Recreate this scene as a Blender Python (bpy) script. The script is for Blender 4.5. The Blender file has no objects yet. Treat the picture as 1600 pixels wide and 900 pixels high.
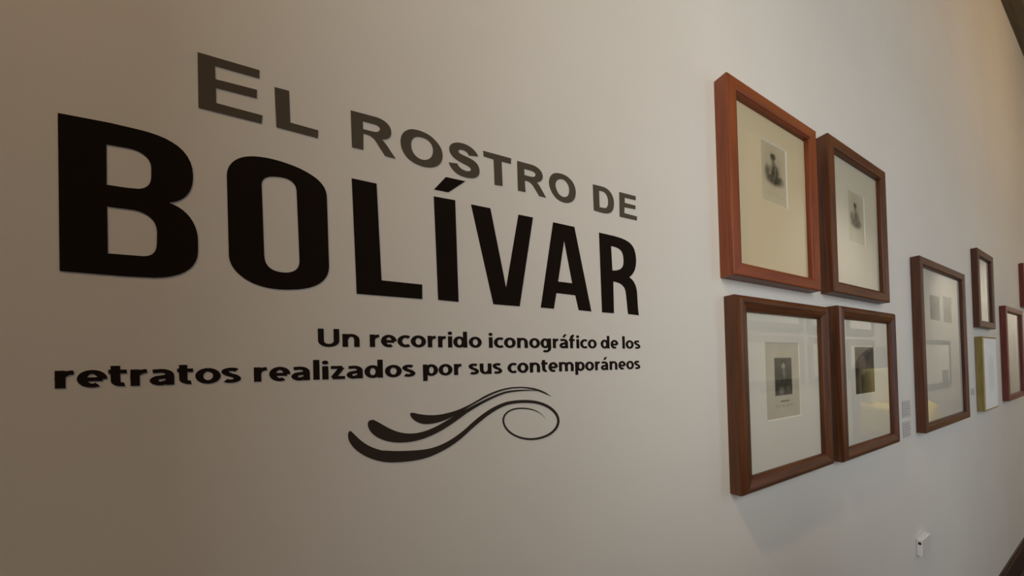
import bpy, bmesh, math, random
from mathutils import Vector, Matrix, noise
random.seed(4)
SC = bpy.context.scene
COL = SC.collection

# ------------------------------------------------------------------ camera
# focal length and principal point in pixels of the 1600x900 frame
F, PX, PY = 610.0, 1160.0, 565.0
EYE = Vector((0.0, -0.70, 1.60))
def cam_ray(px, py): return Vector(((px - PX) / F, -(py - PY) / F, -1.0))
AX = cam_ray(1788, 550).normalized()              # world X (along the wall) in camera axes
AZ = cam_ray(-956, -62150).normalized()           # world up in camera axes
AZ = (AZ - AX * AX.dot(AZ)).normalized()
AY = AZ.cross(AX)
ROT = Matrix((AX, AY, AZ))
cd = bpy.data.cameras.new('camera'); cam = bpy.data.objects.new('camera', cd); COL.objects.link(cam)
cd.sensor_width = 36.0; cd.lens = F / 1600 * 36.0
cd.shift_x = -(PX - 800) / 1600; cd.shift_y = (PY - 450) / 1600
cd.clip_start = 0.02
cam.matrix_world = Matrix.Translation(EYE) @ ROT.to_4x4()
SC.camera = cam
def pt(px, py, y=0.0):
    """where the sight line of a photo pixel meets the upright plane at depth y -> (x, z)"""
    d = ROT @ cam_ray(px, py); t = (y - EYE.y) / d.y; p = EYE + d * t
    return p.x, p.z

# ------------------------------------------------------------------ world, lights, exposure
W = bpy.data.worlds.new('world'); SC.world = W; W.use_nodes = True
wn = W.node_tree.nodes; wl = W.node_tree.links
sky = wn.new('ShaderNodeTexSky'); sky.sky_type = 'HOSEK_WILKIE'; sky.turbidity = 4
sky.sun_direction = (0.2, 0.8, 0.6)
wl.new(sky.outputs[0], wn['Background'].inputs[0]); wn['Background'].inputs[1].default_value = 0.5
SC.view_settings.view_transform = 'Standard'; SC.view_settings.look = 'None'
SC.view_settings.gamma = 1.0; SC.view_settings.use_curve_mapping = False
SC.view_settings.exposure = 0.0
def area(name, loc, rot, sx, sz, power, col):
    l = bpy.data.lights.new(name, 'AREA'); l.shape = 'RECTANGLE'; l.size = sx; l.size_y = sz
    l.energy = power; l.color = col
    o = bpy.data.objects.new(name, l); COL.objects.link(o); o.location = loc; o.rotation_euler = rot
    return o
YB = -2.6                                          # room face of the wall across the corridor
XL, XR, ZC = -2.9, 11.0, 4.42
WIN = [(-0.95, 0.25, 0.95, 3.05), (1.85, 2.75, 0.95, 3.05)]   # window openings x0,x1,z0,z1
# daylight coming in through each window opening (lamp faces the room, +Y)
area('window_daylight', (-0.35, YB - 0.10, 2.0), (math.radians(90), 0, 0), 1.2, 2.1, 53, (1.0, 1.0, 0.965))
area('window_daylight', (2.30, YB - 0.10, 2.0), (math.radians(90), 0, 0), 0.9, 2.1, 14, (0.50, 0.72, 1.0))

# ------------------------------------------------------------------ material helpers
def mat(name, col, rough=0.6, spec=0.5, metallic=0.0):
    m = bpy.data.materials.new(name); m.use_nodes = True
    p = m.node_tree.nodes['Principled BSDF']
    p.inputs['Base Color'].default_value = (*col, 1); p.inputs['Roughness'].default_value = rough
    p.inputs['Specular IOR Level'].default_value = spec; p.inputs['Metallic'].default_value = metallic
    return m
def noisy(name, c1, c2, scale=(3, 3, 3), detail=5, rough=0.6, spec=0.4, bump=0.0, bscale=60, metallic=0.0, lo=.35, hi=.65, bdist=.002):
    m = mat(name, c1, rough, spec, metallic); nt = m.node_tree; N = nt.nodes; L = nt.links
    p = N['Principled BSDF']
    tc = N.new('ShaderNodeTexCoord'); mp = N.new('ShaderNodeMapping'); mp.inputs['Scale'].default_value = scale
    L.new(tc.outputs['Object'], mp.inputs['Vector'])
    nz = N.new('ShaderNodeTexNoise'); nz.inputs['Detail'].default_value = detail; nz.inputs['Scale'].default_value = 1
    L.new(mp.outputs[0], nz.inputs['Vector'])
    cr = N.new('ShaderNodeValToRGB'); cr.color_ramp.elements[0].position = lo; cr.color_ramp.elements[1].position = hi
    cr.color_ramp.elements[0].color = (*c1, 1); cr.color_ramp.elements[1].color = (*c2, 1)
    L.new(nz.outputs['Fac'], cr.inputs[0]); L.new(cr.outputs[0], p.inputs['Base Color'])
    if bump:
        n2 = N.new('ShaderNodeTexNoise'); n2.inputs['Scale'].default_value = bscale; n2.inputs['Detail'].default_value = 4
        L.new(tc.outputs['Object'], n2.inputs['Vector'])
        b = N.new('ShaderNodeBump'); b.inputs['Strength'].default_value = bump; b.inputs['Distance'].default_value = bdist
        L.new(n2.outputs['Fac'], b.inputs['Height']); L.new(b.outputs[0], p.inputs['Normal'])
    return m
def wood(name, c1, c2, rough=0.35, spec=0.5):
    return noisy(name, c1, c2, scale=(5, 90, 60), detail=6, rough=rough, spec=spec, bump=0.15, bscale=90, bdist=.001)

M = {}
M['plaster'] = noisy('wall_plaster', (.66, .635, .585), (.70, .675, .625), scale=(1.6, 1.6, 1.6), rough=.75, spec=.25, bump=.22, bscale=7, bdist=.006)
M['plaster_far'] = noisy('plaster_far', (.50, .46, .39), (.55, .51, .44), rough=.85, spec=.2, bump=.2, bscale=10)
M['ceiling'] = noisy('ceiling_plaster', (.22, .16, .10), (.28, .21, .14), rough=.9, spec=.1, bump=.2, bscale=12)
M['floor'] = noisy('floor_clay', (.040, .020, .014), (.07, .035, .022), rough=.45, bump=.1)
M['grout'] = mat('floor_joint', (.02, .012, .009), .9)
M['base'] = wood('baseboard_wood', (.018, .007, .006), (.036, .013, .009), .4)
M['beam'] = wood('cornice_wood', (.085, .062, .040), (.125, .095, .062), .7, .3)
M['doorwood'] = wood('door_wood', (.16, .085, .040), (.24, .13, .06), .5)
M['vinyl'] = noisy('black_vinyl', (.0100, .0062, .0042), (.0125, .008, .0055), rough=.8, spec=.06)
M['vinyl_grey'] = noisy('grey_brown_vinyl', (.084, .068, .050), (.094, .077, .057), rough=.8, spec=.06)
M['vinyl_sub'] = noisy('small_text_vinyl', (.014, .009, .008), (.017, .011, .009), rough=.8, spec=.06)
M['vinyl_orn'] = noisy('ornament_vinyl', (.036, .026, .020), (.042, .031, .024), rough=.8, spec=.06)
M['wood_red'] = wood('varnished_red_wood', (.16, .036, .011), (.24, .058, .017), .42, .35)
M['wood_brown'] = wood('varnished_brown_wood', (.075, .023, .008), (.125, .040, .013), .4, .4)
M['wood_dark'] = wood('varnished_dark_wood', (.068, .020, .005), (.118, .038, .009), .4, .4)
M['wood_umber'] = wood('varnished_umber_wood', (.075, .027, .014), (.120, .045, .024), .4, .4)
M['wood_crimson'] = wood('varnished_crimson_wood', (.14, .030, .022), (.20, .052, .037), .4, .4)
M['gold'] = noisy('gilded_edge', (.30, .235, .085), (.40, .32, .13), scale=(8, 60, 60), rough=.4, metallic=.55)
M['back'] = mat('backing_board', (.25, .20, .15), .9)
M['mat_cream'] = noisy('mat_cream', (.67, .535, .36), (.70, .565, .385), rough=.9, spec=.1)
M['mat_ivory'] = noisy('mat_ivory', (.63, .56, .455), (.66, .59, .48), rough=.9, spec=.1)
M['mat_white'] = noisy('mat_white', (.70, .645, .575), (.73, .675, .605), rough=.9, spec=.1)
M['bevel'] = mat('mat_bevel', (.80, .75, .65), .9)
M['paper_white'] = noisy('paper_white', (.80, .81, .80), (.84, .85, .84), rough=.8, spec=.1)
M['plastic'] = mat('white_plastic', (.82, .86, .90), .35)
M['plastic_grey'] = mat('pale_grey_plastic', (.62, .60, .57), .5)
M['dark'] = mat('dark_recess', (.03, .03, .035), .8)
M['label'] = noisy('label_card', (.50, .48, .46), (.54, .52, .50), rough=.7)
M['label_ink'] = mat('label_ink', (.38, .37, .36), .8)
M['win_paint'] = mat('window_paint', (.72, .71, .68), .5)
M['grey_frame'] = mat('grey_picture_frame', (.075, .072, .07), .5)
M['cream_panel'] = noisy('cream_panel', (.66, .62, .52), (.72, .68, .58), rough=.8)
M['yellow_cloth'] = noisy('yellow_cloth', (.72, .50, .03), (.80, .58, .06), rough=.9, bump=.3, bscale=20)
M['grey_cloth'] = noisy('grey_cloth', (.16, .165, .17), (.22, .225, .23), rough=.95)
M['cream_cloth'] = noisy('cream_cloth', (.70, .60, .30), (.76, .66, .36), rough=.95)
M['lamp_metal'] = mat('lamp_metal', (.05, .045, .04), .4, metallic=.8)
def bulb_mat():
    m = bpy.data.materials.new('lamp_bulb'); m.use_nodes = True
    p = m.node_tree.nodes['Principled BSDF']; p.inputs['Emission Color'].default_value = (1, .66, .28, 1); p.inputs['Emission Strength'].default_value = 6
    return m
M['bulb'] = bulb_mat()
def pane_glass(name, boost):
    """thin clear glass: see-through with Fresnel reflection of both faces"""
    m = bpy.data.materials.new(name); m.use_nodes = True; nt = m.node_tree; N = nt.nodes; L = nt.links
    N.remove(N['Principled BSDF'])
    fr = N.new('ShaderNodeFresnel'); fr.inputs['IOR'].default_value = 1.52
    mu = N.new('ShaderNodeMath'); mu.operation = 'MULTIPLY'; mu.inputs[1].default_value = boost; mu.use_clamp = True
    tr = N.new('ShaderNodeBsdfTransparent'); tr.inputs[0].default_value = (.97, .98, .97, 1)
    gl = N.new('ShaderNodeBsdfGlossy'); gl.inputs['Roughness'].default_value = 0.02
    mx = N.new('ShaderNodeMixShader'); out = N['Material Output']
    ge = N.new('ShaderNodeNewGeometry'); fo = N.new('ShaderNodeMath'); fo.operation = 'SUBTRACT'; fo.inputs[0].default_value = 1
    L.new(ge.outputs['Backfacing'], fo.inputs[1])                    # the sheet reflects once, at the face the light meets
    m2 = N.new('ShaderNodeMath'); m2.operation = 'MULTIPLY'; L.new(fr.outputs[0], m2.inputs[0]); L.new(fo.outputs[0], m2.inputs[1])
    L.new(m2.outputs[0], mu.inputs[0]); L.new(mu.outputs[0], mx.inputs[0]); L.new(tr.outputs[0], mx.inputs[1]); L.new(gl.outputs[0], mx.inputs[2])
    L.new(mx.outputs[0], out.inputs['Surface'])
    return m
M['glass'] = pane_glass('picture_glass', 1.85)
def ink_mat():
    m = mat('printed_paper', (.5, .5, .5), .85, .1); N = m.node_tree.nodes; L = m.node_tree.links
    a = N.new('ShaderNodeVertexColor'); a.layer_name = 'print'
    L.new(a.outputs['Color'], N['Principled BSDF'].inputs['Base Color'])
    return m
M['ink'] = ink_mat()

# ------------------------------------------------------------------ mesh helpers
def mesh_obj(name, verts, faces, m, parent=None, loc=(0, 0, 0), rot=(0, 0, 0), smooth=False):
    me = bpy.data.meshes.new(name); me.from_pydata([tuple(v) for v in verts], [], faces); me.update()
    bm = bmesh.new(); bm.from_mesh(me); bmesh.ops.recalc_face_normals(bm, faces=bm.faces); bm.to_mesh(me); bm.free()
    if smooth:
        for p in me.polygons: p.use_smooth = True
    if m: me.materials.append(m)
    o = bpy.data.objects.new(name, me); COL.objects.link(o); o.parent = parent
    o.location = loc; o.rotation_euler = rot
    return o
def boxes(name, lst, m, parent=None, loc=(0, 0, 0), bevel=0.0, rot=(0, 0, 0)):
    """one mesh from boxes (x0,x1,y0,y1,z0,z1)"""
    bm = bmesh.new()
    for (x0, x1, y0, y1, z0, z1) in lst:
        r = bmesh.ops.create_cube(bm, size=1.0)
        bmesh.ops.scale(bm, vec=(x1 - x0, y1 - y0, z1 - z0), verts=r['verts'])
        bmesh.ops.translate(bm, vec=((x0 + x1) / 2, (y0 + y1) / 2, (z0 + z1) / 2), verts=r['verts'])
    if bevel: bmesh.ops.bevel(bm, geom=bm.edges[:], offset=bevel, segments=2, affect='EDGES', profile=.6)
    me = bpy.data.meshes.new(name); bm.to_mesh(me); bm.free()
    if m: me.materials.append(m)
    o = bpy.data.objects.new(name, me); COL.objects.link(o); o.parent = parent; o.location = loc; o.rotation_euler = rot
    return o
def box(name, b, m, parent=None, loc=(0, 0, 0), bevel=0.0, rot=(0, 0, 0)): return boxes(name, [b], m, parent, loc, bevel, rot)
def empty(name, loc=(0, 0, 0), rot=(0, 0, 0)):
    o = bpy.data.objects.new(name, None); COL.objects.link(o); o.location = loc; o.rotation_euler = rot
    o.empty_display_size = .05
    return o
def tag(o, label, cat, group=None):
    o['label'] = label; o['category'] = cat
    if group: o['group'] = group
    return o
def struct(o): o['kind'] = 'structure'; return o

# ------------------------------------------------------------------ the room
T = 0.25
struct(box('wall_front', (XL, XR, 0, T, 0, ZC + .2), M['plaster']))
# wall across the corridor, in pieces round the window openings
segs = []; x = XL
for (a, b, z0, z1) in WIN:
    segs += [(x, a, YB - T, YB, 0, ZC + .2), (a, b, YB - T, YB, 0, z0), (a, b, YB - T, YB, z1, ZC + .2)]; x = b
segs.append((x, XR, YB - T, YB, 0, ZC + .2))
struct(boxes('wall_back', segs, M['plaster_far']))
struct(box('wall_left', (XL - T, XL, YB - T, T, 0, ZC + .2), M['plaster_far']))
struct(box('wall_right', (XR, XR + T, YB - T, T, 0, ZC + .2), M['plaster_far']))
struct(box('ceiling', (XL - T, XR + T, YB - T, T, ZC, ZC + .2), M['ceiling']))
fl = struct(box('floor', (XL - T, XR + T, YB - T, T, -.2, -.006), M['grout']))
tile_me = None
TS = 0.40; nx = 0
for ix in range(15, 27):                            # clay tiles of the stretch of floor beside the far frames
    for iy in range(7):
        x0 = XL + ix * TS; y0 = -(iy + 1) * TS
        if y0 < YB + .01 - TS: continue
        if tile_me is None:
            o = box('floor_tile', (.003, TS - .003, .003, TS - .003, -.012, 0), M['floor'], fl, (x0, y0, 0), .003); tile_me = o.data
        else:
            o = bpy.data.objects.new('floor_tile', tile_me); COL.objects.link(o); o.parent = fl; o.location = (x0, y0, 0)
rest = boxes('tile_field', [(XL + ix * TS + .003, XL + (ix + 1) * TS - .003, -(iy + 1) * TS + .003, -iy * TS - .003, -.012, 0)
        for ix in range(35) if not 15 <= ix < 27 for iy in range(7)], M['floor'], fl); rest['kind'] = 'stuff'
# baseboard: board with a rounded top edge
def moulding(name, prof, x0, x1, m):
    n = len(prof); v = [(x0, y, z) for y, z in prof] + [(x1, y, z) for y, z in prof]
    f = [(i, (i + 1) % n, n + (i + 1) % n, n + i) for i in range(n)] + [tuple(range(n)), tuple(range(n, 2 * n))]
    return struct(mesh_obj(name, v, f, m))
moulding('baseboard_front', [(0, 0), (-.022, 0), (-.022, .150), (-.019, .162), (-.014, .168), (-.014, .176), (-.010, .183), (0, .186)], XL, XR, M['base'])
# timber cornice under the ceiling
moulding('trim_1', [(0, ZC), (0, 4.395 - .0), (-.05, 4.395), (-.07, 4.40), (-.10, 4.405), (-.11, ZC)], XL, XR, M['beam'])
# windows across the corridor: casing, mullions, panes, sill
for i, (a, b, z0, z1) in enumerate(WIN):
    e = struct(empty('window_%d' % (i + 1), ((a + b) / 2, YB, z0)))
    w = (b - a) / 2; h = z1 - z0
    boxes('window_frame', [(-w, -w + .06, -.22, -.16, 0, h), (w - .06, w, -.22, -.16, 0, h), (-w, w, -.22, -.16, 0, .06), (-w, w, -.22, -.16, h - .06, h)], M['win_paint'], e)
    boxes('mullion', [(-.02, .02, -.21, -.17, .06, h - .06)], M['win_paint'], e)
    for k in (1, 2, 3): box('glazing_bar', (-w + .06, w - .06, -.205, -.175, h * k / 4 - .015, h * k / 4 + .015), M['win_paint'], e)
    for sx in (-1, 1):
        for k in range(4):
            box('pane', (min(sx * .02, sx * (w - .06)), max(sx * .02, sx * (w - .06)), -.193, -.189, h * k / 4 + .015, h * (k + 1) / 4 - .015), M['glass'], e)
    box('window_sill', (-w - .06, w + .06, -.16, .06, -.04, 0), M['win_paint'], e, bevel=.006)
# ------------------------------------------------------------------ lettering cut from thin vinyl
VT = 0.0004
def bez(path, off, sc):
    """('point lists' with cubic triples marked by 'C') in crop pixels -> wall points"""
    pts = []; i = 0; cur = None
    while i < len(path):
        q = path[i]
        if q == 'C':
            a, b, c = path[i + 1:i + 4]
            for k in range(1, 11):
                t = k / 10; s = 1 - t
                pts.append((s**3 * cur[0] + 3 * s * s * t * a[0] + 3 * s * t * t * b[0] + t**3 * c[0], s**3 * cur[1] + 3 * s * s * t * a[1] + 3 * s * t * t * b[1] + t**3 * c[1]))
            cur = c; i += 4
        else:
            pts.append(q); cur = q; i += 1
    if math.dist(pts[0], pts[-1]) < 1e-6: pts.pop()
    return [pt(off[0] + x / sc, off[1] + y / sc) for x, y in pts]
def vinyl(name, loops, m, parent, org):
    """flat cut-out with thickness from closed loops of wall points (later loops inside the first are holes)"""
    cu = bpy.data.curves.new(name, 'CURVE'); cu.dimensions = '2D'; cu.fill_mode = 'BOTH'; cu.extrude = VT / 2
    for lp in loops:
        s = cu.splines.new('POLY'); s.points.add(len(lp) - 1); s.use_cyclic_u = True
        for k, (x, z) in enumerate(lp): s.points[k].co = (x - org[0], z - org[1], 0, 1)
    t = bpy.data.objects.new(name, cu); COL.objects.link(t)
    dg = bpy.context.evaluated_depsgraph_get(); dg.update()
    me = bpy.data.meshes.new_from_object(t.evaluated_get(dg))
    bpy.data.objects.remove(t); bpy.data.curves.remove(cu)
    for v in me.vertices: v.co = (v.co.x, -(v.co.z + VT / 2) - .0001, v.co.y)
    me.name = name; me.materials.clear(); me.materials.append(m)
    o = bpy.data.objects.new(name, me); COL.objects.link(o); o.parent = parent
    return o
def sign(name, label, org):
    e = empty(name, (org[0], 0, org[1])); return tag(e, label, 'lettering')

c1 = ((60, 160), 3.0); c2 = ((330, 220), 3.463); c3 = ((660, 270), 3.75)
c7 = ((290, 60), 3.6); c8 = ((610, 190), 7.5); c9 = ((800, 240), 7.5)
BIG = [
 (c1, [[(92, 50), (330, 95), (480, 130), 'C', (620, 165), (725, 225), (725, 345), 'C', (725, 420), (690, 465), (612, 470), 'C', (700, 500), (748, 570), (748, 650), (748, 700), 'C', (745, 790), (660, 822), (540, 822), (400, 815), (101, 790)],
       [(319, 197), (420, 215), 'C', (490, 228), (528, 265), (530, 310), (530, 345), 'C', (530, 390), (505, 406), (465, 405), (410, 400), (320, 386)],
       [(322, 488), (450, 505), 'C', (520, 520), (556, 560), (557, 610), (556, 660), 'C', (555, 705), (535, 722), (490, 721), (326, 708)]]),
 (c2, [[(85, 190), 'C', (85, 120), (140, 85), (215, 84), 'C', (300, 84), (400, 115), (480, 150), 'C', (570, 195), (620, 235), (626, 300), (638, 680), 'C', (638, 760), (570, 805), (430, 806), 'C', (330, 808), (250, 790), (180, 745), 'C', (120, 700), (98, 665), (96, 615)],
       [(273, 235), 'C', (275, 205), (300, 193), (335, 194), 'C', (385, 196), (455, 205), (462, 270), (478, 650), 'C', (478, 690), (455, 714), (400, 713), 'C', (330, 710), (290, 680), (287, 620)]]),
 (c2, [[(760, 203), (895, 232), (922, 755), (1142, 778), (1142, 857), (787, 828)]]),
 (c3, [[(66, 138), (192, 161), (212, 757), (92, 745)], 'ACCENT', [(137, 25), (252, 50), (152, 115), (68, 98)]]),
 (c3, [[(284, 185), (398, 208), (490, 672), (562, 245), (648, 262), (570, 783), (415, 770)]]),
 (c3, [[(765, 290), (890, 317), (990, 813), (915, 805), (895, 718), (785, 705), (770, 797), (693, 790)], [(830, 400), (877, 647), (795, 637)]]),
 (c3, [[(1034, 350), (1120, 370), 'C', (1215, 395), (1250, 420), (1252, 520), 'C', (1250, 570), (1235, 595), (1212, 612), 'C', (1245, 635), (1255, 670), (1258, 710), 'C', (1262, 790), (1264, 810), (1268, 835), (1205, 828), 'C', (1200, 800), (1198, 760), (1192, 710), 'C', (1188, 665), (1165, 645), (1118, 637), (1122, 823), (1052, 818)],
       [(1105, 430), 'C', (1165, 440), (1175, 465), (1178, 510), 'C', (1180, 555), (1165, 575), (1113, 572)]]),
]
MID = [
 (c7, [[(68, 78), (416, 180), (414, 226), (165, 155), (168, 230), (402, 290), (400, 338), (170, 278), (172, 364), (432, 434), (428, 480), (73, 390)]]),
 (c7, [[(500, 274), (582, 296), (589, 474), (747, 518), (744, 562), (511, 500)]]),
 (c7, [[(928, 405), (1060, 440), 'C', (1120, 455), (1157, 490), (1157, 530), 'C', (1157, 560), (1140, 570), (1105, 570), 'C', (1120, 585), (1135, 605), (1150, 630), (1182, 678), (1122, 662), (1085, 605), 'C', (1060, 560), (1045, 545), (1000, 537), (1000, 628), (936, 613)],
       [(997, 467), (1055, 482), 'C', (1085, 490), (1093, 500), (1093, 512), 'C', (1090, 528), (1075, 530), (1050, 524), (998, 510)]]),
 (c8, [[(250, 90), 'C', (330, 92), (450, 140), (510, 205), 'C', (575, 270), (612, 330), (612, 400), 'C', (612, 490), (560, 540), (460, 540), 'C', (370, 538), (270, 490), (215, 440), 'C', (150, 380), (118, 310), (118, 230), 'C', (118, 150), (165, 92), (250, 90)],
       [(320, 180), 'C', (390, 182), (450, 215), (480, 270), 'C', (500, 310), (500, 340), (495, 370), 'C', (490, 420), (450, 452), (395, 450), 'C', (330, 445), (275, 395), (252, 330), 'C', (240, 290), (240, 240), (255, 215), 'C', (270, 190), (295, 180), (320, 180)]]),
 (c8, [[(1028, 410), (920, 400), 'C', (905, 360), (870, 340), (840, 332), 'C', (810, 325), (795, 335), (797, 352), 'C', (800, 375), (860, 395), (920, 425), 'C', (1010, 470), (1045, 520), (1045, 590), 'C', (1042, 640), (1010, 668), (940, 665), 'C', (860, 660), (790, 625), (750, 585), 'C', (710, 545), (690, 510), (683, 478), (785, 492), 'C', (800, 540), (850, 570), (890, 580), 'C', (925, 588), (942, 578), (942, 560), 'C', (942, 530), (880, 510), (830, 480), 'C', (760, 445), (690, 390), (688, 320), 'C', (688, 270), (730, 243), (790, 246), 'C', (870, 252), (940, 290), (985, 340), 'C', (1010, 370), (1022, 390), (1028, 410)]]),
 (c8, [[(1085, 342), (1415, 432), (1412, 498), (1303, 470), (1315, 757), (1220, 742), (1208, 445), (1092, 408)]]),
 (c9, [[(58, 85), (220, 128), 'C', (310, 155), (358, 210), (360, 270), 'C', (360, 315), (335, 335), (290, 338), 'C', (310, 355), (325, 385), (345, 420), (400, 518), (318, 500), (255, 395), 'C', (225, 345), (205, 328), (150, 318), (158, 452), (68, 435)],
       [(143, 180), (215, 200), 'C', (260, 213), (275, 230), (275, 250), 'C', (272, 275), (250, 278), (215, 270), (145, 252)]]),
 (c9, [[(525, 228), 'C', (600, 232), (660, 270), (700, 320), 'C', (735, 365), (747, 420), (747, 460), 'C', (745, 540), (710, 580), (640, 580), 'C', (570, 575), (510, 530), (475, 470), 'C', (440, 410), (430, 360), (432, 325), 'C', (438, 260), (470, 226), (525, 228)],
       [(575, 300), 'C', (615, 302), (640, 335), (658, 375), 'C', (670, 405), (670, 430), (668, 450), 'C', (664, 490), (645, 512), (610, 510), 'C', (570, 505), (540, 470), (525, 430), 'C', (508, 385), (508, 365), (512, 345), 'C', (520, 315), (545, 298), (575, 300)]]),
 (c9, [[(945, 360), (1060, 388), 'C', (1140, 410), (1195, 490), (1195, 590), 'C', (1192, 680), (1160, 705), (1100, 703), 'C', (1050, 698), (1000, 680), (957, 665)],
       [(1020, 435), (1060, 445), 'C', (1105, 460), (1128, 520), (1125, 580), 'C', (1122, 630), (1105, 642), (1075, 638), (1026, 628)]]),
 (c9, [[(1255, 450), (1450, 500), (1448, 548), (1320, 518), (1320, 577), (1447, 610), (1445, 655), (1318, 630), (1315, 697), (1465, 738), (1462, 785), (1260, 740)]]),
]
def big_letters(root, org, lst, m):
    for (off, sc), loops in lst:
        sub = None
        if 'ACCENT' in loops:
            k = loops.index('ACCENT'); sub = loops[k + 1:]; loops = loops[:k]
        o = vinyl('letter', [bez(l, off, sc) for l in loops], m, root, org)
        if sub: vinyl('accent_mark', [bez(l, off, sc) for l in sub], m, o, org)
org = pt(549, 428); r = sign('title_lettering', 'large black condensed capitals spelling BOLÍVAR across the wall', org)
big_letters(r, org, BIG, M['vinyl'])
org = pt(650, 230); r = sign('heading_lettering', 'grey-brown capitals spelling EL ROSTRO DE above the big black word', org)
big_letters(r, org, MID, M['vinyl_grey'])

# small text: a bold humanist sans drawn as pen strokes; units of x-height
def arc(cx, cy, rx, ry, a0, a1, n=14):
    return [(cx + rx * math.cos(math.radians(a0 + (a1 - a0) * k / n)), cy + ry * math.sin(math.radians(a0 + (a1 - a0) * k / n))) for k in range(n + 1)]
HX, HY = .166, .116                                  # half pen width across / along
def ring(w, cx=None):
    return ('ring', cx if cx is not None else w / 2, .5, w / 2 - HX, .5 - HY + .015)
XS = HX
G = {}
G['o'] = (1.08, [ring(1.08)])
G['c'] = (.84, [arc(.56, .5, .56 - HX, .515 - HY, 52, 308)])
G['e'] = (1.0, [arc(.51, .5, .51 - HX, .515 - HY, -4, 0, 1) + arc(.51, .5, .51 - HX, .515 - HY, 0, 302, 24), [(.2, .47), (.86, .47)]])
G['d'] = (1.09, [ring(1.0, .47), [(1.09 - HX, 0), (1.09 - HX, 1.45)]])
G['p'] = (1.09, [ring(1.0, .62), [(HX, 1.0), (HX, -.42)]])
G['g'] = (1.07, [ring(.98, .46), [(1.07 - HX, 1.0), (1.07 - HX, 0.0)] + arc(.50, 0, .57 - HX, .33, 0, -125, 12)])
G['n'] = (1.03, [[(HX, 0), (HX, 1.0)], [(HX, .55)] + arc(.53, .58, .50 - HX, .435 - HY, 165, 0, 10) + [(1.03 - HX, 0)]])
G['u'] = (1.03, [[(1.03 - HX, 0), (1.03 - HX, 1.0)], [(HX, 1.0)] + arc(.50, .42, .50 - HX, .435 - HY, 180, 345, 10) + [(1.03 - HX, .45)]])
G['m'] = (1.62, [[(HX, 0), (HX, 1.0)], [(HX, .55)] + arc(.48, .58, .33, .435 - HY, 165, 0, 10) + [(.81, 0)], [(.81, .55)] + arc(1.14, .58, .33, .435 - HY, 165, 0, 10) + [(1.62 - HX, 0)]])
G['r'] = (.64, [[(HX, 0), (HX, 1.0)], [(HX, .50)] + arc(.62, .50, .47, .40, 175, 92, 8)])
G['i'] = (.30, [[(HX, 0), (HX, 1.0)], ('dot', HX, 1.27)])
G['l'] = (.30, [[(HX, 0), (HX, 1.48)]])
G['t'] = (.66, [[(.24, 1.24), (.24, .36)] + arc(.49, .34, .25, .34 - HY, 180, 285, 8), [(0, .89), (.64, .89)]])
G['s'] = (.78, [arc(.41, .725, .30, .275 - HY + .015, 38, 180, 8) + [(.25, .58), (.40, .505), (.56, .44)] + arc(.38, .275, .30, .275 - HY + .015, 10, -142, 9)])
G['a'] = (.94, [[(.12, .86)] + arc(.44, .62, .50 - HX, .385 - HY, 105, 0, 8) + [(.94 - HX, 0)], [(.80, .57)] + arc(.42, .29, .42 - HX, .29 - HY + .02, 85, 275, 10) + [(.78, .22)]])
G['z'] = (.84, [[(.04, .89), (.68, .89)], [(.66, .90), (.17, .10)], [(.12, .11), (.82, .11)]])
G['f'] = (.70, [[(.27, 0), (.27, 1.12)] + arc(.55, 1.12, .28, .25, 180, 85, 7), [(.0, .89), (.64, .89)]])
G['U'] = (1.22, [[(HX, 1.36)] + [(HX, .5)] + arc(.61, .46, .61 - HX, .475 - HY, 180, 360, 16) + [(1.22 - HX, 1.36)]])
G['á'] = (.94, G['a'][1] + [('acute', .50, 1.16)])
G['h'] = (1.07, [])
def stroke_loops(s):
    """outline polygons for one pen stroke"""
    if s[0] == 'ring':
        _, cx, cy, rx, ry = s
        return [[(x, y) for x, y in arc(cx, cy, rx + HX, ry + HY, 0, 360, 28)[:-1]], [(x, y) for x, y in arc(cx, cy, rx - HX, ry - HY, 0, 360, 28)[:-1]]]
    if s[0] == 'dot': return [arc(s[1], s[2], .175, .155, 0, 360, 14)[:-1]]
    if s[0] == 'acute': x, z = s[1:]; return [[(x - .17, z), (x + .08, z), (x + .34, z + .33), (x + .04, z + .33)]]
    n = len(s); L = []; Rr = []
    for k in range(n):
        a = Vector(s[max(k - 1, 0)]); b = Vector(s[min(k + 1, n - 1)]); d = (b - a)
        if d.length < 1e-9: d = Vector((0, 1))
        d.normalize(); nx_, ny_ = -d.y, d.x
        L.append((s[k][0] + nx_ * HX, s[k][1] + ny_ * HY)); Rr.append((s[k][0] - nx_ * HX, s[k][1] - ny_ * HY))
    return [L + Rr[::-1]]
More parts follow.
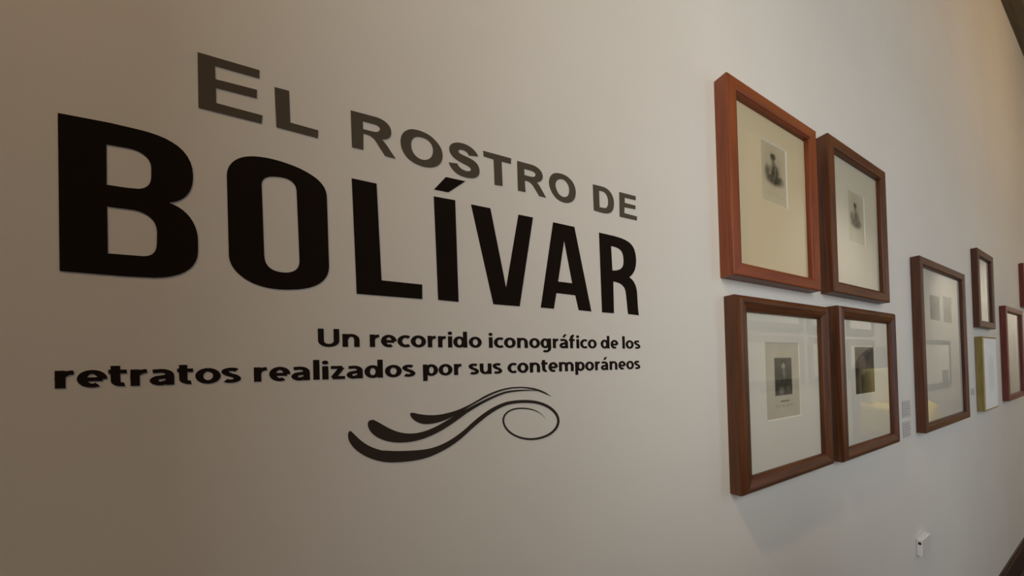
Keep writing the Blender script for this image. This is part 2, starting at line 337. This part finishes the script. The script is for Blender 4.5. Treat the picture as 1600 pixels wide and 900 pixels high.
def glyph_mesh(name, ch, sx, sz, x0, z0, m, parent, org):
    V = []; Fc = []
    for si, s in enumerate(G[ch][1]):
        lp = stroke_loops(s); y1 = -VT - si * 4e-5; y0 = -.0001
        def P(p, y): return (x0 + p[0] * sx - org[0], y, z0 + p[1] * sz - org[1])
        if s[0] == 'ring':
            a, b = lp; n = len(a); base = len(V)
            for y in (y1, y0):
                V += [P(p, y) for p in a] + [P(p, y) for p in b]
            for k in range(n):
                j = (k + 1) % n
                Fc += [(base + k, base + j, base + n + j, base + n + k), (base + k, base + j, base + 2 * n + j, base + 2 * n + k), (base + n + k, base + n + j, base + 3 * n + j, base + 3 * n + k)]
        elif s[0] in ('dot', 'acute'):
            a = lp[0]; n = len(a); base = len(V); V += [P(p, y1) for p in a] + [P(p, y0) for p in a]
            Fc.append(tuple(base + k for k in range(n)))
            Fc += [(base + k, base + (k + 1) % n, base + n + (k + 1) % n, base + n + k) for k in range(n)]
        else:
            a = lp[0]; n = len(a) // 2; base = len(V); V += [P(p, y1) for p in a] + [P(p, y0) for p in a]; t = 2 * n
            for k in range(n - 1): Fc.append((base + k, base + k + 1, base + t - 2 - k, base + t - 1 - k))
            Fc += [(base + k, base + (k + 1) % t, base + t + (k + 1) % t, base + t + k) for k in range(t)]
    return mesh_obj(name, V, Fc, m, parent)
def text_line(root, org, words, zbase, xh, m):
    for w, pxa, pxb, pyb in words:
        xa = pt(pxa, pyb)[0]; xb = pt(pxb, pyb)[0]
        adv = []; x = 0
        for i, ch in enumerate(w):
            adv.append(x); x += G[ch][0]
            if i < len(w) - 1: x += .065 + (.06 if ch in 'dlinumUaág' else 0) + (.05 if w[i + 1] in 'rpnmiluU' else 0)
        sx = (xb - xa) / x
        for ch, ax in zip(w, adv): glyph_mesh('letter', ch, sx, xh, xa + ax * sx, zbase, m, root, org)
zb1 = pt(700, 543)[1]; zb2 = 1.600
org = (pt(750, 543)[0], zb1); r = sign('subtitle_lettering', 'small black line of text beginning Un recorrido, under the big black word', org)
text_line(r, org, [('Un', 497, 562, 541), ('recorrido', 578, 753, 543), ('iconográfico', 764, 932.5, 545), ('de', 939, 966, 545), ('los', 972.5, 1000, 545)], 1.6402, .0163, M['vinyl_sub'])
org = (pt(550, 590)[0], zb2); r = sign('subtitle_lettering', 'small black line of text beginning retratos, above the curled ornament', org)
text_line(r, org, [('retratos', 86, 375, 600), ('realizados', 397, 648, 592), ('por', 661, 722, 586), ('sus', 733, 784, 584), ('contemporáneos', 793, 1000, 581)], zb2, .0163, M['vinyl_sub'])

# curled ornament
c6 = ((520, 590), 4.2105)
org = pt(700, 660)
r = empty('scroll_ornament', (org[0], 0, org[1])); tag(r, 'dark curling scroll ornament of three vinyl strokes below the text', 'wall decal')
S1 = [(508, 240), 'C', (510, 230), (520, 230), (535, 232), 'C', (600, 250), (680, 252), (740, 236), 'C', (830, 218), (900, 180), (990, 125), 'C', (1080, 78), (1150, 61), (1230, 60), 'C', (1320, 60), (1390, 82), (1438, 125), 'C', (1380, 98), (1310, 72), (1240, 69), 'C', (1150, 70), (1090, 90), (1010, 130), 'C', (930, 172), (880, 205), (830, 235), 'C', (740, 285), (680, 306), (610, 306), 'C', (560, 305), (510, 270), (508, 240)]
S2 = [(230, 310), 'C', (228, 285), (245, 275), (270, 278), 'C', (340, 310), (400, 368), (510, 368), 'C', (640, 368), (760, 270), (850, 222), 'C', (940, 175), (1040, 118), (1130, 92), 'C', (1200, 76), (1290, 75), (1350, 88), 'C', (1290, 86), (1220, 86), (1140, 103), 'C', (1050, 130), (950, 190), (880, 235), 'C', (760, 325), (620, 428), (440, 428), 'C', (320, 428), (235, 370), (230, 310)]
S3 = [(120, 352), 'C', (160, 385), (200, 450), (320, 478), 'C', (400, 485), (520, 485), (620, 470), 'C', (720, 450), (800, 400), (880, 330), 'C', (960, 255), (1040, 190), (1140, 160), 'C', (1200, 146), (1260, 145), (1300, 148), 'C', (1400, 155), (1490, 210), (1492, 285), 'C', (1490, 360), (1400, 412), (1300, 412), 'C', (1200, 410), (1115, 350), (1115, 280), 'C', (1120, 220), (1180, 197), (1240, 197), 'C', (1310, 197), (1370, 220), (1400, 272), 'C', (1370, 225), (1310, 206), (1240, 206), 'C', (1190, 206), (1130, 225), (1127, 280), 'C', (1130, 345), (1210, 398), (1300, 398), 'C', (1390, 398), (1474, 350), (1476, 285), 'C', (1474, 225), (1390, 172), (1300, 168), 'C', (1250, 165), (1200, 168), (1150, 180), 'C', (1060, 208), (980, 280), (900, 350), 'C', (820, 430), (740, 480), (640, 520), 'C', (560, 550), (450, 558), (380, 558), 'C', (230, 555), (100, 460), (100, 385), 'C', (100, 360), (105, 348), (120, 352)]
for s in (S1, S2, S3): vinyl('scroll_stroke', [bez(s, *c6)], M['vinyl_orn'], r, org)

# ------------------------------------------------------------------ framed prints
def rail(name, L, w, t, m, parent, loc, roty, style):
    """mitred frame rail; local x along the rail, local z from outer edge (0) to inner edge (w), y towards the room"""
    if style == 'round':
        prof = [(0, 0), (0, -t * .72), (w * .06, -t * .86), (w * .18, -t * .96), (w * .32, -t), (w * .45, -t * .985), (w * .80, -t * .86), (w * .93, -t * .80), (w, -t * .70), (w, -t * .30), (w - .006, 0)]
    else:
        prof = [(0, 0), (0, -t + .004), (.0012, -t + .0012), (.004, -t), (w - .008, -t), (w - .004, -t + .0015), (w - .002, -t + .005), (w, -t + .007), (w, -t * .30), (w - .006, 0)]
    n = len(prof); V = []
    for sgn in (-1, 1):
        V += [(sgn * (L / 2 - a), y, a) for a, y in prof]
    Fc = [(i, (i + 1) % n, n + (i + 1) % n, n + i) for i in range(n)] + [tuple(range(n)), tuple(range(n, 2 * n))]
    o = mesh_obj(name, V, Fc, m, parent, loc, (0, roty, 0))
    return o
def mat_board(parent, x0, x1, z0, z1, wins, y, m):
    """board with bevelled window openings, front at depth y"""
    xs = sorted({x0, x1, *[v for w in wins for v in (w[0], w[1])]}); zs = sorted({z0, z1, *[v for w in wins for v in (w[2], w[3])]})
    V = []; Fc = []
    for i in range(len(xs) - 1):
        for j in range(len(zs) - 1):
            cx = (xs[i] + xs[i + 1]) / 2; cz = (zs[j] + zs[j + 1]) / 2
            if any(w[0] < cx < w[1] and w[2] < cz < w[3] for w in wins): continue
            b = len(V); V += [(xs[i], y, zs[j]), (xs[i + 1], y, zs[j]), (xs[i + 1], y, zs[j + 1]), (xs[i], y, zs[j + 1])]; Fc.append((b, b + 1, b + 2, b + 3))
    o = mesh_obj('mat_board', V, Fc, m, parent)
    for w in wins:
        e = .0028; a, b_, c, d_ = w
        V = [(a, y, c), (b_, y, c), (b_, y, d_), (a, y, d_), (a + e, y + .003, c + e), (b_ - e, y + .003, c + e), (b_ - e, y + .003, d_ - e), (a + e, y + .003, d_ - e)]
        mesh_obj('bevel_edge', V, [(k, (k + 1) % 4, 4 + (k + 1) % 4, 4 + k) for k in range(4)], M['bevel'], o)
    return o
def lerp(a, b, t): return tuple(a[i] + (b[i] - a[i]) * t for i in range(3))
def sm(a, b, x):
    t = max(0, min(1, (x - a) / (b - a))) if a != b else float(x > a); return t * t * (3 - 2 * t)
def ell(u, v, cx, cy, rx, ry, soft=.25):
    d = math.sqrt(((u - cx) / rx)**2 + ((v - cy) / ry)**2); return 1 - sm(1 - soft, 1 + soft, d)
def nz(u, v, s, k=0): return noise.noise(Vector((u * s, v * s, k * 7.3)))
def print_sheet(parent, x0, x1, z0, z1, y, fn, name='print', n=40):
    nxp = n; nzp = max(8, int(n * (z1 - z0) / (x1 - x0)))
    V = []; C = []
    for j in range(nzp + 1):
        for i in range(nxp + 1):
            u = i / nxp; v = j / nzp
            V.append((x0 + (x1 - x0) * u, y, z0 + (z1 - z0) * v)); C.append(fn(u, v))
    Fc = [(j * (nxp + 1) + i, j * (nxp + 1) + i + 1, (j + 1) * (nxp + 1) + i + 1, (j + 1) * (nxp + 1) + i) for j in range(nzp) for i in range(nxp)]
    o = mesh_obj(name, V, Fc, M['ink'], parent)
    at = o.data.color_attributes.new('print', 'FLOAT_COLOR', 'POINT')
    for k, c in enumerate(C): at.data[k].color = (*c, 1)
    return o
def bust(u, v, seed, cx=.47, head=.76, scale=1.0):
    """ink density of a small engraved half figure"""
    hd = ell(u, v, cx, head, .085 * scale, .062 * scale, .35)
    hair = ell(u, v, cx + .01, head + .025, .10 * scale, .055 * scale, .3)
    neck = ell(u, v, cx + .02, head - .09 * scale, .075, .07 * scale, .4)
    body = ell(u, v, cx + .06, head - .25 * scale, .19 * scale, .15 * scale, .45)
    base = ell(u, v, cx + .05, head - .34 * scale, .33 * scale, .10 * scale, .45) * .9
    arm = ell(u, v, cx - .22 * scale, head - .25 * scale, .10 * scale, .11 * scale, .5) * .75
    dens = max(hd * .62, hair * .85, neck * .6, body * .82, base, arm)
    halo = ell(u, v, cx, head - .12, .36, .30, .6) * .16
    return max(0, min(1, dens * (.86 + .35 * nz(u, v, 14, seed)) + halo * (1 + .5 * nz(u, v, 22, seed + 1))))
def art1(u, v):
    paper = lerp((.56, .465, .325), (.51, .42, .29), v * .3 + .35 * nz(u, v, 3, 2))
    d = bust(u, v, 1)
    if .12 < v < .20: d = max(d, .10 * (nz(u, v, 40, 4) > 0) * ell(u, v, .5, .16, .35, .05, .3))
    return lerp(paper, (.035, .028, .016), d)
def art2(u, v):
    paper = lerp((.57, .50, .385), (.52, .455, .34), .5 + .5 * nz(u, v, 3, 5))
    return lerp(paper, (.05, .042, .028), .95 * bust(u, v, 8, .45, .72, .95))
def art3(u, v):
    paper = lerp((.50, .43, .34), (.58, .51, .41), .5 + .6 * nz(u, v, 4, 9))
    x, z = (u - .27) / .50, (v - .30) / .49                 # plate of the engraving
    if 0 < x < 1 and 0 < z < 1:
        ink = (.055, .047, .036)
        face = ell(x, z, .50, .80, .11, .075, .4); coll = ell(x, z, .53, .60, .08, .13, .6); vest = ell(x, z, .36, .14, .13, .10, .6); hand = ell(x, z, .72, .19, .10, .05, .5)
        l = max(face * .75, coll * .34, vest * .36, hand * .22) + .16 * max(0, nz(u, v, 11, 3)) + .10 * ell(x, z, .5, .95, .6, .25, .6) * (1 - ell(x, z, .5, .84, .2, .12, .4))
        return lerp(ink, (.42, .37, .29), min(1, l))
    if .215 < v < .245 and .40 < u < .66: return lerp(paper, (.06, .05, .04), .85)
    if .15 < v < .19 and .25 < u < .78 and nz(u, v, 30, 1) > -.1: return lerp(paper, (.2, .17, .13), .35)
    return paper
def art4(u, v):
    bg = lerp((.040, .026, .016), (.075, .05, .03), .5 + nz(u, v, 5, 3))
    hat = ell(u, v, .48, .82, .34, .12, .3); face = ell(u, v, .40, .66, .16, .15, .4); coat = ell(u, v, .5, .22, .5, .34, .3)
    c = lerp(bg, (.02, .015, .010), hat * .9); c = lerp(c, (.17, .10, .07), face * .9)
    c = lerp(c, (.10, .085, .035), coat * .55)
    return lerp(c, (.22, .19, .12), .6 * (ell(u, v, .42, .46, .10, .06, .4)))
def art5(seed):
    def f(u, v):
        p = lerp((.29, .27, .24), (.34, .315, .28), .5 + .8 * nz(u, v, 4, seed))
        return lerp(p, (.15, .14, .125), .5 * max(ell(u, v, .5, .62, .22, .14, .5), ell(u, v, .5, .30, .36, .26, .5)))
    return f
def faint(seed):
    def f(u, v):
        p = lerp((.74, .72, .67), (.78, .76, .71), .5 + .5 * nz(u, v, 4, seed))
        return lerp(p, (.42, .41, .38), .6 * max(ell(u, v, .5, .66, .26, .16, .6), ell(u, v, .5, .40, .38, .26, .6)))
    return f
def framed(label, front, t, w, m, matm, prints, style='square', group=None, roll=0.0, edge=.004):
    """front: four photo pixels of the frame's front corners TL TR BR BL; prints: (pixel TL, pixel BR, artwork)"""
    q = [pt(px, py, -t) for px, py in front]
    x0 = (q[0][0] + q[3][0]) / 2; x1 = (q[1][0] + q[2][0]) / 2; z1 = (q[0][1] + q[1][1]) / 2; z0 = (q[2][1] + q[3][1]) / 2
    cx = (x0 + x1) / 2; Wd = x1 - x0; H = z1 - z0; g = -.002
    e = empty('picture_frame', (cx, g, z0)); tag(e, label, 'picture frame', group)
    rail('frame_rail', Wd, w, t, m, e, (0, 0, H), math.pi, style)
    rail('frame_rail', Wd, w, t, m, e, (0, 0, 0), 0, style)
    rail('frame_rail', H, w, t, m, e, (-Wd / 2, 0, H / 2), math.pi / 2, style)
    rail('frame_rail', H, w, t, m, e, (Wd / 2, 0, H / 2), -math.pi / 2, style)
    yg = -t + .017; ym = yg + .006
    a, b = -Wd / 2 + w - .003, Wd / 2 - w + .003; c, d_ = w - .003, H - w + .003
    box('glass_pane', (a, b, yg, yg + .002, c, d_), M['glass'], e)
    box('backing_board', (a, b, ym + .0045, ym + .0065, c, d_), M['back'], e)
    wins = []
    for (tl, br, fn) in prints:
        ax, az = pt(*tl, ym + .003); bx, bz = pt(*br, ym + .003)
        wins.append((ax - cx - edge, bx - cx + edge, bz - z0 - edge, az - z0 + edge))
    mb = mat_board(e, a, b, c, d_, wins, ym, matm)
    for wi, (tl, br, fn) in zip(wins, prints): print_sheet(e, *wi, ym + .0032, fn)
    return e
framed('reddish wooden frame with cream mat and small engraving, upper left of the group of four',
       [(1135.6, 113.3), (1277.8, 206.7), (1280, 452.4), (1145, 431)], .046, .033, M['wood_red'], M['mat_cream'], [((1188, 218), (1228, 325), art1)])
framed('brown wooden frame with ivory mat and faint engraving, upper right of the group of four',
       [(1293.3, 208.9), (1384.4, 268.9), (1389, 470), (1302, 459)], .046, .036, M['wood_brown'], M['mat_ivory'], [((1323.5, 297), (1350, 384), art2)])
framed('dark wooden frame with a captioned portrait engraving, lower left of the group of four',
       [(1156, 460.8), (1298.8, 478), (1302, 727), (1160, 779)], .050, .038, M['wood_dark'], M['mat_white'], [((1194.5, 537), (1249, 647), art3)], 'round')
framed('dark wooden frame with a small dark colour portrait, lower right of the group of four',
       [(1312, 478), (1398, 488), (1410, 693), (1321, 721)], .050, .040, M['wood_dark'], M['mat_white'], [((1334, 543), (1366, 611.5), art4)], 'round')
framed('tall brown frame with two small grey prints side by side near its top',
       [(1438, 402), (1507, 427), (1516, 651), (1446, 679)], .042, .036, M['wood_umber'], M['mat_white'], [((1451, 461), (1468.3, 501), art5(1)), ((1472, 463), (1486.7, 505), art5(6))])
framed('small narrow brown frame hung above the gilt-edged panel',
       [(1526, 387), (1552, 402), (1555, 514), (1532, 511)], .036, .040, M['wood_umber'], M['mat_white'], [((1532.5, 422), (1541, 474), faint(3))])
framed('crimson-brown frame hung to the right of the gilt-edged panel',
       [(1572, 475), (1600, 489), (1600, 617), (1576, 629.5)], .040, .040, M['wood_crimson'], M['mat_white'], [((1580, 505), (1589, 575), faint(9))])
framed('crimson-brown frame highest at the right edge, only its left side in view',
       [(1599.5, 412), (1618, 424), (1618, 487), (1600.5, 476)], .034, .040, M['wood_crimson'], M['mat_white'], [((1605, 435), (1610, 465), faint(4))])
# gilt-edged panel
q0 = pt(1536, 525.5, -.044); q1 = pt(1560, 637, -.044)
x0, x1, z1, z0 = q0[0] - .012, q1[0], q0[1], pt(1538, 644, -.044)[1]
e = empty('gilt_panel', ((x0 + x1) / 2, -.002, z0)); tag(e, 'white panel with gilded edges hung under the small narrow frame', 'picture')
w2 = (x1 - x0) / 2; h = z1 - z0
for L_, loc, ry in ((2 * w2, (0, 0, h), math.pi), (2 * w2, (0, 0, 0), 0), (h, (-w2, 0, h / 2), math.pi / 2), (h, (w2, 0, h / 2), -math.pi / 2)):
    rail('gilt_edge', L_, .012, .044, M['gold'], e, loc, ry, 'square')
box('white_sheet', (-w2 + .010, w2 - .010, -.045, -.035, .010, h - .010), M['paper_white'], e, bevel=.001)
print_sheet(e, -w2 * .45, w2 * .45, h * .25, h * .75, -.0452, lambda u, v: lerp((.82, .83, .82), (.74, .75, .75), ell(u, v, .5, .5, .5, .5, .5)), 'print')

# ------------------------------------------------------------------ wall labels and socket
def wall_label(label, tl, br, rows):
    a, zt = pt(*tl); b, zb = pt(*br); cx = (a + b) / 2; hw = (b - a) / 2; hh = zt - zb
    e = empty('wall_label', (cx, 0, zb)); tag(e, label, 'label')
    box('card', (-hw, hw, -.003, -.0003, 0, hh), M['label'], e, bevel=.0006)
    for k in range(rows):
        z = hh * (1 - (k + 1) / (rows + 1)); ln = hw * (.78 if k % 3 else .55)
        box('text_line', (-hw * .8, -hw * .8 + 2 * ln, -.0034, -.003, z - hh * .035, z + hh * .035), M['label_ink'], e)
wall_label('pale wall label beside the dark portrait frame, upper of two', (1409, 627), (1422, 650), 5)
wall_label('pale wall label beside the dark portrait frame, lower of two', (1410, 660), (1422.5, 681), 5)
wall_label('tiny wall label between the tall brown frame and the gilt-edged panel', (1516.5, 607), (1522, 617), 3)
xs, zt = 1.672, .842; zb = .768
e = empty('socket_box', (xs + .045, 0, zb)); tag(e, 'small white surface-mounted socket box low on the wall', 'socket')
box('housing', (-.045, .045, -.026, -.0005, 0, zt - zb), M['plastic'], e, bevel=.004)
cp = box('cover_plate', (-.042, .042, -.030, -.026, .003, zt - zb - .003), M['plastic_grey'], e, bevel=.0015)
box('knockout_hole', (-.0457, -.0449, -.022, -.009, .050, .061), M['dark'], e)

# ------------------------------------------------------------------ across the corridor (seen only in the picture glass)
def far_picture(label, x0, x1, z0, z1, extra=None):
    e = empty('large_picture', ((x0 + x1) / 2, YB + .002, z0)); tag(e, label, 'picture', 'grey-framed pictures across the corridor')
    w = (x1 - x0) / 2; h = z1 - z0; f = .085
    for b in ((-w, w, 0, .035, 0, f), (-w, w, 0, .035, h - f, h), (-w, -w + f, 0, .035, f, h - f), (w - f, w, 0, .035, f, h - f)):
        box('frame_rail', b, M['grey_frame'], e, bevel=.005)
    box('panel', (-w + f, w - f, 0, .02, f, h - f), M['cream_panel'], e)
    if extra: box('dark_patch', extra, M['grey_frame'], e)
for nm, a, b in (('nearest the windows', 3.10, 4.28), ('in the middle of its row', 4.40, 5.28), ('beside the settee', 5.40, 6.27)):
    far_picture('wide grey-framed cream picture across the corridor, upper row, ' + nm, a, b, 2.04, 2.72)
    far_picture('wide grey-framed cream picture across the corridor, lower row, ' + nm, a, b, 1.32, 1.96)
far_picture('grey-framed picture with a dark corner, alone at the far end across the corridor', 8.30, 10.05, .98, 2.02, (.30, .70, .02, .024, .09, .36))
# settee with an arched grey back, pale cushions and a yellow throw
sx0, sx1 = 5.50, 7.05; cxs = (sx0 + sx1) / 2; hw = (sx1 - sx0) / 2; yb = YB + .05
e = empty('settee', (cxs, yb, 0)); tag(e, 'high-backed settee with arched grey back and yellow throw across the corridor', 'settee')
n = 20; top = [(-hw + 2 * hw * k / n, 1.50 + .34 * math.sin(math.pi * k / n)**.7) for k in range(n + 1)]
pf = [(-hw, .35)] + top + [(hw, .35)]
V = [(x, 0, z) for x, z in pf] + [(x, .09, z) for x, z in pf]; k2 = len(pf)
mesh_obj('backrest', V, [tuple(range(k2)), tuple(range(k2, 2 * k2))] + [(i, (i + 1) % k2, k2 + (i + 1) % k2, k2 + i) for i in range(k2)], M['grey_cloth'], e)
for s in (-.5, 0, .5): box('cushion', (s * hw * 1.2 - .24, s * hw * 1.2 + .24, .10, .26, .92, 1.48), M['cream_cloth'], e, bevel=.06)
box('seat', (-hw, hw, .02, .70, .30, .60), M['grey_cloth'], e, bevel=.03)
# throw: rippled cloth over the seat cushions hanging at the front
V = []; Fc = []; nu = 40; path = [(.12, .98), (.22, .94), (.40, .90), (.60, .88), (.72, .84), (.76, .72), (.765, .58), (.77, .45)]
for i in range(nu + 1):
    x = -hw * .97 + 2 * hw * .97 * i / nu
    for k, (y, z) in enumerate(path):
        rp = .022 * math.sin(x * 11 + k * .7) + .015 * math.sin(x * 23 + 1.3 * k)
        V.append((x, y + (rp if k > 4 else 0), z + (rp if k <= 4 else 0)))
P_ = len(path)
for i in range(nu):
    for k in range(P_ - 1): Fc.append((i * P_ + k, (i + 1) * P_ + k, (i + 1) * P_ + k + 1, i * P_ + k + 1))
o = mesh_obj('throw', V, Fc, M['yellow_cloth'], e, smooth=True); so = o.modifiers.new('thick', 'SOLIDIFY'); so.thickness = .012
V = []; Fc = []                                       # end of the throw hanging over the near side of the seat
for i in range(21):
    y = .10 + .66 * i / 20
    for k, z in enumerate((.97 - .10 * i / 20, .86, .74, .60, .46)):
        V.append((-hw * .985 - .012 * k + .016 * math.sin(y * 26 + k), y, z))
for i in range(20):
    for k in range(4): Fc.append((i * 5 + k, (i + 1) * 5 + k, (i + 1) * 5 + k + 1, i * 5 + k + 1))
o2 = mesh_obj('throw_end', V, Fc, M['yellow_cloth'], o, smooth=True); so = o2.modifiers.new('thick', 'SOLIDIFY'); so.thickness = .012
box('seat_cushion', (-hw * .95, hw * .95, .10, .68, .60, .81), M['cream_cloth'], e, bevel=.05)
box('skirt', (-hw, hw, .66, .70, .0, .32), M['grey_cloth'], e)
for sx in (-1, 1):
    for yy in (.06, .62): box('leg', (sx * (hw - .08) - .03, sx * (hw - .08) + .03, yy, yy + .05, 0, .31), M['base'], e)

# behind the camera: unseen panel and cabinet, added to shade the wall's left and bottom
e = empty('added_shade_panel', (-.80, -1.03, 0)); tag(e, 'tall brown freestanding panel added behind the camera to shade the left of the wall', 'panel')
box('board', (-.80, .80, -.03, .03, .12, 2.9), M['doorwood'], e, bevel=.004)
for sx in (-.6, .6):
    box('foot', (sx - .04, sx + .04, -.22, .22, 0, .05), M['base'], e, bevel=.005); box('post', (sx - .02, sx + .02, -.02, .02, .05, .13), M['base'], e)
e = empty('added_shade_cabinet', (.20, -1.28, 0)); tag(e, 'chest-high brown wooden cabinet added behind the camera to shade the lower wall', 'cabinet')
box('body', (-.33, .33, -.16, .16, .06, 1.42), M['doorwood'], e, bevel=.004)
box('top', (-.35, .35, -.18, .18, 1.42, 1.46), M['doorwood'], e, bevel=.006)
box('plinth', (-.31, .31, -.14, .14, 0, .06), M['base'], e)
for sx in (-1, 1):
    dd = box('door', (min(sx * .01, sx * .31), max(sx * .01, sx * .31), .16, .175, .10, 1.32), M['doorwood'], e, bevel=.004)
    box('knob', (sx * .035 - .01, sx * .035 + .01, .175, .20, .70, .72), M['lamp_metal'], dd, bevel=.004)

# ceiling spotlights: one washes the wall's upper right, the rest are added fill
def ceiling_lamp(LX, LY, label, target, energy, col, cone):
    LZ = ZC - .17
    e = empty('ceiling_lamp', (LX, LY, ZC)); tag(e, label, 'lamp', 'warm spotlights under the ceiling')
    bm = bmesh.new(); bmesh.ops.create_cone(bm, cap_ends=True, segments=20, radius1=.05, radius2=.05, depth=.02, matrix=Matrix.Translation((0, 0, -.01)))
    bmesh.ops.create_cone(bm, cap_ends=True, segments=10, radius1=.008, radius2=.008, depth=.07, matrix=Matrix.Translation((0, 0, -.05)))
    def add(nm, bm, m):
        me = bpy.data.meshes.new(nm); bm.to_mesh(me); bm.free(); me.materials.append(m)
        o = bpy.data.objects.new(nm, me); COL.objects.link(o); o.parent = e
    add('mount', bm, M['lamp_metal'])
    bm = bmesh.new(); bmesh.ops.create_cone(bm, cap_ends=False, segments=20, radius1=.05, radius2=.03, depth=.06, matrix=Matrix.Translation((0, 0, -.10)))
    add('lamp_shade', bm, M['lamp_metal'])
    bm = bmesh.new(); bmesh.ops.create_uvsphere(bm, u_segments=14, v_segments=8, radius=.028, matrix=Matrix.Translation((0, 0, -.115)))
    add('bulb', bm, M['bulb'])
    sp = bpy.data.lights.new('lamp_light', 'SPOT'); sp.energy = energy; sp.color = col; sp.spot_size = math.radians(cone); sp.spot_blend = 1.0; sp.shadow_soft_size = .06
    so = bpy.data.objects.new('lamp_light', sp); COL.objects.link(so); so.location = (LX, LY, LZ)
    so.rotation_euler = (Vector(target) - Vector((LX, LY, LZ))).to_track_quat('-Z', 'Y').to_euler()
ceiling_lamp(3.1, -1.9, 'small warm spotlight under the ceiling near the far frames', (3.0, 0, 3.6), 44, (1.0, .56, .15), 125)
ceiling_lamp(5.3, -.75, 'small added fill spotlight under the ceiling aimed at the settee', (5.2, YB, 1.5), 600, (1.0, .93, .82), 115)  # added lamp: brightens settee and far pictures so they show in the glass
ceiling_lamp(9.3, -1.0, 'small added fill spotlight under the ceiling at the far end of the corridor', (10.8, -2.0, 1.7), 430, (1.0, .95, .88), 120)  # added lamp: lifts the end wall that the rightmost frames reflect
ceiling_lamp(-1.0, -.80, 'small added warm fill spotlight under the ceiling above the lettering', (-.7, 0, 1.8), 142, (1.0, .71, .40), 100)  # added lamp: warm fill for the shaded left of the wall
